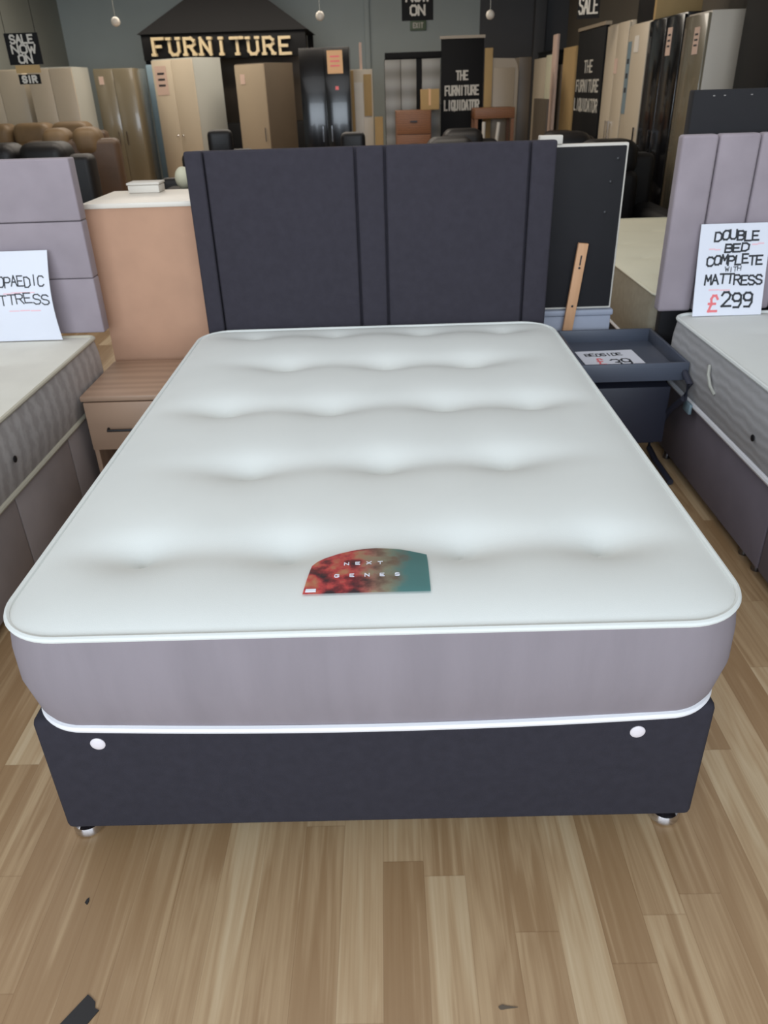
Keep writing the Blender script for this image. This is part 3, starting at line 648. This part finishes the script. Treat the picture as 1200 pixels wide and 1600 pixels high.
# ------------------------------------------------------------------ wardrobes
def wardrobe(label, loc, rz, W, D, Hh, doors, body, door, name='wardrobe', handle='chrome', paper=None, group=None, knob='bar'):
    """front faces -y in its own frame, origin at the middle of the front foot"""
    T = thing(name, label, 'wardrobe', loc, rz, group)
    bm = bmesh.new(); box(bm, -W/2, W/2, .02, D, .0, Hh, bev=.004); mk('carcass', bm, F[body], T, world=False)
    dw = W/doors
    for k in range(doors):
        a = -W/2+k*dw; bm = bmesh.new(); box(bm, a+.002, a+dw-.002, 0, .018, .06, Hh-.012, bev=.003); d = mk('door', bm, F[door], T, world=False)
        hx = a+dw-.05 if k % 2 == 0 else a+.05
        bm = bmesh.new()
        if knob == 'bar': box(bm, hx-.006, hx+.006, -.022, -.010, Hh*.50, Hh*.50+.16); box(bm, hx-.004, hx+.004, -.012, 0, Hh*.5+.01, Hh*.5+.02); box(bm, hx-.004, hx+.004, -.012, 0, Hh*.5+.14, Hh*.5+.15)
        else: lathe(bm, [(.006, 0), (.014, .012), (.010, .02)], (0, 0, 0), 12, Matrix.Translation((hx, 0, Hh*.52)) @ Matrix.Rotation(PI/2, 4, 'X'))
        mk('handle', bm, F[handle], d, world=False)
    if paper:
        for px, pz, w_, h_, m in paper:
            bm = bmesh.new(); box(bm, px-w_/2, px+w_/2, -.0035, -.001, pz-h_/2, pz+h_/2); p = mk('price_tag', bm, F[m] if isinstance(m, str) else m, T, world=False)
            if h_ > .12:
                bm = bmesh.new()
                for q in range(3): box(bm, px-w_*.3, px+w_*.3, -.0045, -.0035, pz+h_*(.2-.2*q), pz+h_*(.27-.2*q))
                mk('print_line', bm, F['ink'] if m != 'orangepaper' else F['red'], p, world=False)
    return T
F['pinkpaper'] = mat('pinkish_price_paper', (206, 178, 162), .7, var=.04)
F['orangepaper'] = mat('peach_price_paper', (222, 178, 134), .7, var=.04)
# left side of the shop
wardrobe('cream wardrobe furthest left behind the hanging sale sign', (-4.62, 9.5, 0), 0, .62, .5, 1.76, 2, 'cream', 'cream')
wardrobe('cream wardrobe with pale blue-grey side left of the olive wardrobe', (-3.90, 9.3, 0), 0, .54, .6, 1.765, 2, 'grey', 'cream')
wardrobe('olive grey gloss wardrobe between the cream and pale double wardrobes', (-3.36, 10.0, 0), 0, .5, .62, 1.75, 2, 'olive', 'olive', paper=[(-.16, 1.62, .06, .09, 'pinkpaper')])
th = math.radians(-35)
def corner(x, y, W, ang):      # front middle when the right front corner stands at x, y
    return (x-W/2*math.cos(ang), y-W/2*math.sin(ang), 0)
wardrobe('pale cream double wardrobe with grey-green side, under the left half of the kiosk fascia', corner(-2.32, 9.9, .76, th), th, .76, .5, 1.84, 2, 'grey', 'cream', paper=[(-.22, 1.60, .22, .33, 'pinkpaper')], knob='knob')
wardrobe('beige wardrobe with brown side under the right half of the kiosk fascia', corner(-1.40, 9.7, .50, th), th, .50, .55, 1.75, 1, 'brown', 'beige', paper=[(-.12, 1.58, .08, .11, 'pinkpaper')])
wardrobe('tall narrow pale blue mirrored door unit at the left edge of the cream double wardrobe', (-3.02, 10.75, 0), 0, .22, .3, 1.80, 1, 'blue', 'blue')
wardrobe('glossy black wardrobe with a peach notice behind the charcoal headboard', (-.575, 8.5, 0), 0, .55, .5, 1.84, 2, 'black', 'black', paper=[(.12, 1.70, .17, .22, 'orangepaper'), (.13, 1.45, .035, .035, 'red')])
# right-hand row, doors facing left
def rowd(label, y_near, y_far, Hh, doors, body, door, D=.5, x=2.2, **k):
    wardrobe(label, (x, (y_near+y_far)/2, 0), -PI/2, y_far-y_near-.01, D, Hh, doors, body, door, **k)
rowd('olive glossy wardrobe with white side, nearest in the right-hand row', 4.78, 5.22, 1.825, 1, 'warmwhite', 'olive', D=.42, paper=[(.05, 1.66, .1, .16, 'pinkpaper')])
rowd('black wardrobe with long silver handles in the right-hand row', 5.24, 6.03, 1.85, 2, 'black', 'black', paper=[(.12, 1.68, .10, .18, 'pinkpaper')])
rowd('cream wardrobe with a blue film strip beside the black one in the right-hand row', 6.05, 6.60, 1.85, 1, 'cream', 'cream', paper=[(-.02, 1.70, .12, .12, 'foam'), (-.21, 1.45, .10, .55, 'blue')])
rowd('cream wardrobe beside the tall black board in the right-hand row', 6.62, 7.34, 1.89, 2, 'cream', 'cream', paper=[(.05, 1.55, .1, .12, 'pinkpaper')])
wardrobe('very tall black wardrobe cut off at the right edge', (2.66, 4.10, 0), 0, .60, .5, 2.35, 2, 'blackmatt', 'blackmatt')

# grey unit with black frame in the middle distance
T = thing('display_unit', 'pale grey two-column unit with black top left of the central black board', 'wardrobe', (.41, 9.2, 0))
bm = bmesh.new(); box(bm, .087, .735, 9.02, 9.5, 0, 1.72); box(bm, .095, .74, 8.99, 9.5, 1.722, 1.785, bev=.003); mk('frame', bm, F['blackmatt'], T)
for a, c in ((.09, .272), (.277, .455), (.520, .731)):
    bm = bmesh.new(); box(bm, a, c, 9.0, 9.018, .06, 1.715, bev=.003); d = mk('door', bm, wave_mat('grooved_grey_door', (118, 114, 106), (150, 148, 142), 'Z', 1.6, 0, .4, bump=.2), T)
T = thing('drawer_unit', 'orange-brown wooden drawer unit under the small tan carton', 'chest of drawers', (.42, 8.6, 0))
bm = bmesh.new(); box(bm, .20, .60, 8.52, 8.9, .0, 1.205, bev=.003); mk('carcass', bm, F['orange'], T)
for k in range(5):
    bm = bmesh.new(); box(bm, .21, .59, 8.50, 8.519, .03+k*.235, .255+k*.235, bev=.003); d = mk('drawer', bm, F['orange'], T)
    bm = bmesh.new(); box(bm, .36, .44, 8.485, 8.5, .15+k*.235, .165+k*.235); mk('handle', bm, F['tape'], d)
T = thing('carton', 'small tan carton on the orange-brown drawer unit', 'box', (.60, 8.7, 1.206))
bm = bmesh.new(); box(bm, .49, .695, 8.60, 8.8, 1.206, 1.41, bev=.003); mk('body', bm, F['tan'], T)
bm = bmesh.new(); box(bm, .575, .60, 8.597, 8.803, 1.25, 1.413); mk('packing_tape', bm, F['orangepaper'], T)

# standing boards with the shop's name
def name_board(label, M, W, Hh, lines):
    T = thing('name_board', label, 'sign')
    bm = bmesh.new(); box(bm, -W/2, W/2, 0, .03, 0, Hh, bev=.003, M=M); mk('board', bm, F['blackmatt'], T)
    bm = bmesh.new(); box(bm, -W/2-.01, W/2+.01, -.012, .05, Hh+.0005, Hh+.03, M=M); mk('top_rail', bm, F['beige'], T)
    for wd, z, ww, hh in lines:
        bm = bmesh.new(); stroke_word(bm, wd, lambda a, b, c: M @ Vector((a, -.002-c, z+b)), ww, hh, .017, .003, gap=.22); mk('lettering', bm, F['signwhite'], T)
LL = [('THE', 1.495, .13, .085), ('FURNITURE', 1.340, .385, .090), ('LIQUIDATOR', 1.185, .40, .095)]
name_board('black board reading the furniture liquidator, in the centre background', Matrix.Translation((.985, 9.0, 0)), .49, 1.90, LL)
name_board('black board reading the furniture liquidator, in the right-hand row', Matrix.Translation((2.195, 7.95, 0)) @ Matrix.Rotation(-PI/2, 4, 'Z'), 1.12, 1.90,
           [('THE', 1.52, .34, .10), ('FURNITURE', 1.345, .95, .10), ('LIQUIDATOR', 1.165, 1.0, .105)])

# boards leaning and stacked in the background
def slab(name, label, cat, x0, x1, y0, y1, z1, m, extra=None):
    T = thing(name, label, cat, ((x0+x1)/2, (y0+y1)/2, 0))
    bm = bmesh.new(); box(bm, x0, x1, y0, y1, 0, z1, bev=.004); mk('board', bm, F[m], T)
    if extra:
        for nm, e, mm in extra:
            bm = bmesh.new(); box(bm, *e, bev=.002); mk(nm, bm, F[mm], T)
slab('wrapped_panels', 'bubble-wrapped pale panels standing right of the black gloss wardrobe', 'boards', -.31, -.055, 9.02, 9.2, 1.63, 'cream',
     [('cardboard_patch', (-.16, -.07, 9.0, 9.018, 1.15, 1.58), 'tan'), ('white_wrap', (-.27, -.17, 9.0, 9.018, .7, 1.50), 'foam'), ('packing_strip', (-.305, -.275, 9.0, 9.018, .8, 1.62), 'tan')])
slab('plank', 'short tan plank standing next to the wrapped pale panels', 'board', -.045, .055, 8.95, 9.0, 1.14, 'tan')
tag(mk('pole', B(-.20, -.17, 9.1, 9.13, 1.6315, 1.90), F['pinkpaper'], origin=(-.185, 9.1, 1.63)), 'thin pinkish pole end above the wrapped panels', 'pole')
slab('plank', 'tall tan plank right of the central black board', 'board', 1.245, 1.335, 9.0, 9.04, 1.80, 'tan')
T = thing('spare_headboard', 'cream shaped headboard standing right of the tall tan plank', 'headboard', (1.48, 9.02, 0))
bm = bmesh.new()
pts = [(1.34, 0), (1.64, 0), (1.64, 1.55), (1.625, 1.63), (1.59, 1.69), (1.34, 1.70)]
loft(bm, [[(x, 9.03, z) for x, z in pts], [(x, 9.10, z) for x, z in pts]]); mk('padded_panel', bm, F['beige'], T)
bm = bmesh.new(); box(bm, 1.35, 1.60, 9.022, 9.03, .3, 1.6, bev=.003); mk('centre_panel', bm, F['beige'], T)
T = thing('console_table', 'orange-brown wooden table with pale legs right of the central black board', 'table', (1.3, 8.6, 0))
bm = bmesh.new(); box(bm, 1.09, 1.54, 8.5, 8.9, 1.10, 1.205, bev=.004); mk('table_top', bm, F['orange'], T)
for x, y in ((1.11, 8.53), (1.52, 8.53), (1.11, 8.87), (1.52, 8.87)):
    bm = bmesh.new(); box(bm, x-.018, x+.018, y-.018, y+.018, 0, 1.10); mk('leg', bm, F['orange'], T)
for k, (p, q) in enumerate((((1.19, 8.45, 0), (1.19, 8.46, 1.07)), ((1.24, 8.38, 0), (1.36, 8.47, 1.06)))):
    bm = bmesh.new(); tube(bm, [p, q], .02, 8)
    tag(mk('stick', bm, F['foam'], origin=p), ('upright', 'slanting')[k]+' pale stick in front of the orange-brown table', 'stick')
slab('spare_door', 'dark brown panel standing between the cream headboard and right-hand row', 'board', 1.655, 1.80, 9.1, 9.5, 1.70, 'brown')
# far end of the right-hand row: panels facing left
def rpanel(label, y0, y1, z1, m, x=2.2, z0=0, d=.05):
    T = thing('panel', label, 'board', (x, (y0+y1)/2, 0))
    bm = bmesh.new(); box(bm, x, x+d, y0, y1, z0, z1, bev=.004); mk('board', bm, F[m], T)
    bm = bmesh.new(); box(bm, x-.004, x, y0+.03, y1-.03, z0+.06, z1-.05, bev=.001); mk('face', bm, F[m], T)
rpanel('widest pale cream panel at the far end of the right-hand row', 10.35, 11.2, 1.72, 'cream')
rpanel('yellowish cream panel next to the widest one at the far end of the right-hand row', 9.85, 10.32, 1.74, 'strip')
rpanel('grey-brown panel in the far part of the right-hand row', 9.3, 9.82, 1.62, 'brown')
rpanel('tan panel just before the second black name board', 8.62, 9.27, 1.78, 'tan')
rpanel('short brown panel leaning before the cream ones in the right-hand row', 9.64, 10.6, 1.25, 'brown', x=2.12)
rpanel('thin pale upright strip standing before the tan panel', 9.35, 9.60, 1.93, 'pinkpaper', x=2.13, d=.03)
T = thing('shelf_cabinet', 'black cabinet behind the pale panels at the far end of the right-hand row', 'cabinet', (2.5, 10.7, 0))
bm = bmesh.new(); box(bm, 2.27, 2.75, 10.3, 11.3, 0, 1.78, bev=.004); mk('carcass', bm, F['blackmatt'], T)
bm = bmesh.new(); box(bm, 2.26, 2.77, 10.28, 11.32, 1.781, 1.80, bev=.003); mk('top', bm, F['blackmatt'], T)
T = thing('carton', 'tall black carton with orange edge on top of the right-hand wardrobes', 'box', (2.4, 6.4, 1.852))
bm = bmesh.new(); box(bm, 2.24, 2.6, 6.10, 6.56, 1.852, 2.35, bev=.004); mk('body', bm, F['blackmatt'], T)
bm = bmesh.new(); box(bm, 2.236, 2.6, 6.05, 6.098, 1.852, 2.35, bev=.002); mk('edge', bm, F['tan'], T)

# ------------------------------------------------------------------ the kiosk with the word FURNITURE
T = thing('kiosk', 'black kiosk with pitched roof and cream letters spelling furniture', 'kiosk', (-2.07, 11.6, 0))
bm = bmesh.new(); box(bm, -3.20, -.965, 11.0, 11.06, 1.85, 2.155, bev=.006); mk('fascia', bm, F['blackmatt'], T)
bm = bmesh.new()
loft(bm, [[(-3.24, 10.96, 2.157), (-.925, 10.96, 2.157), (-.925, 12.4, 2.157), (-3.24, 12.4, 2.157)], [(-2.45, 11.15, 2.62), (-1.60, 11.15, 2.62), (-1.60, 12.2, 2.62), (-2.45, 12.2, 2.62)],
          [(-2.25, 11.3, 2.90), (-1.80, 11.3, 2.90), (-1.80, 12.0, 2.90), (-2.25, 12.0, 2.90)]]); mk('roof', bm, F['blackmatt'], T, smooth=False)
for x in (-3.16, -1.0):
    for y in (11.1, 12.3):
        bm = bmesh.new(); box(bm, x-.04, x+.04, y-.04, y+.04, 0, 1.85 if y < 12 else 2.156); mk('post', bm, F['blackmatt'], T)
bm = bmesh.new(); box(bm, -3.11, -1.05, 11.07, 11.5, 0, 1.05, bev=.01); mk('counter', bm, F['blackmatt'], T)
bm = bmesh.new(); box(bm, -3.11, -1.05, 12.25, 12.30, 0, 2.15); mk('back_panel', bm, F['brown'], T)
wd = 'FURNITURE'; lw = .158; pitch = 1.93/9
for i, ch in enumerate(wd):
    xc = -3.075+pitch*(i+.5); z0 = 1.915-.004*i
    bm = bmesh.new(); stroke_word(bm, ch, lambda a, b, c: Vector((xc+a, 10.995-c, z0+b)), lw*.80, .185, .036, .045, serif=.034)
    lt = mk('letter', bm, F['marquee'], T)

# ------------------------------------------------------------------ hanging signs, exit sign, pendant lamps
def hung_sign(label, x0, x1, z0, z1, y, words, ext=None, rz=0):
    cx = (x0+x1)/2; T = thing('hanging_sign', label, 'sign', (cx, y, z0), rz)
    w2 = (x1-x0)/2; h = z1-z0
    bm = bmesh.new(); box(bm, -w2, w2, 0, .006, 0, h); mk('board', bm, F['blackmatt'], T, world=False)
    bm = bmesh.new()
    for s in (-1, 1): tube(bm, [(s*w2*.9, .003, h), (s*w2*.9, .003, ZC-z0)], .002, 6)
    mk('cord', bm, F['blackmatt'], T, world=False)
    for wd_, z, ww, hh, pen in words:
        bm = bmesh.new(); stroke_word(bm, wd_, lambda a, b, c: Vector((a, -.001-c, z+b)), ww, hh, pen, .002, gap=.2); mk('lettering', bm, F['signwhite'], T, world=False)
    if ext:
        for nm, a, c, q, r_, m, wds in ext:
            bm = bmesh.new(); box(bm, a, c, 0, .005, q, r_); p = mk(nm, bm, F[m], T, world=False)
            for wd_, z, ww, hh, pen in wds:
                bm = bmesh.new(); stroke_word(bm, wd_, lambda u, b, cc: Vector(((a+c)/2+u, -.001-cc, z+b)), ww, hh, pen, .002, gap=.2); mk('lettering', bm, F['signwhite'], p, world=False)
    return T
hung_sign('black sign reading sale now on hanging at the left above the brown sofa', -2.530, -2.300, 1.655, 1.842, 5.0,
          [('SALE', .128, .155, .045, .011), ('NOW', .070, .16, .045, .011), ('ON', .012, .09, .045, .011)],
          [('lower_strip', -.085, .085, -.050, -.002, 'tan', []), ('lower_board', -.078, .072, -.118, -.058, 'blackmatt', [('SIR', -.106, .095, .036, .012)])])
hung_sign('black sign reading sale now on hanging above the centre of the shop', .297, .650, 2.085, 2.52, 9.0,
          [('SALE', .30, .26, .085, .02), ('NOW', .185, .25, .085, .02), ('ON', .055, .155, .085, .02)])
Tn = hung_sign('black sign reading sale hanging over the right-hand wardrobe row', 1.82, 2.02, 1.93, 2.15, 7.0,
          [('SALE', .04, .165, .12, .014)], rz=-.5)
T = thing('exit_sign', 'small dull green exit sign on the back wall', 'sign', (.645, 12.97, 2.2))
bm = bmesh.new(); box(bm, .525, .775, 12.95, 12.995, 2.205, 2.335, bev=.006); mk('housing', bm, F['green'], T)
bm = bmesh.new(); stroke_word(bm, 'EXIT', lambda a, b, c: Vector((.65+a, 12.949-c, 2.24+b)), .15, .06, .014, .002); mk('lettering', bm, F['signwhite'], T)
for x, z, lb in ((-2.918, 2.172, 'white globe pendant lamp left of the kiosk roof'), (-.62, 2.16, 'white globe pendant lamp above the black gloss wardrobe'), (1.288, 2.116, 'white globe pendant lamp above the tan plank')):
    T = thing('pendant_lamp', lb, 'lamp', (x, 9.0, z), 0, 'white globe pendants')
    bm = bmesh.new(); bmesh.ops.create_uvsphere(bm, u_segments=20, v_segments=12, radius=.048); mk('globe', bm, F['paintwhite'], T, world=False)
    bm = bmesh.new(); tube(bm, [(0, 0, .045), (0, 0, ZC-z)], .004, 6); mk('cord', bm, F['grey'], T, world=False)

# ------------------------------------------------------------------ marks and litter on the floor
bm = bmesh.new()
pts = [(-.640, -.470), (-.548, -.332), (-.540, -.337), (-.530, -.345), (-.527, -.356), (-.518, -.360), (-.585, -.470)]
loft(bm, [[(x, y, .0004) for x, y in pts], [(x, y, .0016) for x, y in pts]])
tag(mk('tape_strip', bm, F['tape'], smooth=False, origin=(-.57, -.39, .0)), 'torn strip of black tape on the floor at the bottom left', 'tape')
bm = bmesh.new()
pts = [(math.cos(2*PI*k/9)*random.uniform(.003, .006), math.sin(2*PI*k/9)*random.uniform(.005, .009)) for k in range(9)]
loft(bm, [[(-.612+x, -.147+y, .0003) for x, y in pts], [(-.612+x, -.147+y, .0015) for x, y in pts]])
tag(mk('debris', bm, F['tape'], smooth=False, origin=(-.612, -.147, 0)), 'tiny dark crumb on the floor left of the bed foot', 'debris', kind='thing')
bm = bmesh.new()
pts = [(math.cos(2*PI*k/9)*random.uniform(.006, .009)+(.02 if k == 0 else 0), math.sin(2*PI*k/9)*random.uniform(.003, .006)) for k in range(9)]
loft(bm, [[(.214+x, -.369+y, .0003) for x, y in pts], [(.214+x, -.369+y, .0012) for x, y in pts]])
tag(mk('debris', bm, F['brown'], smooth=False, origin=(.214, -.369, 0)), 'small brown speck on the floor near the bottom edge', 'debris', kind='thing')
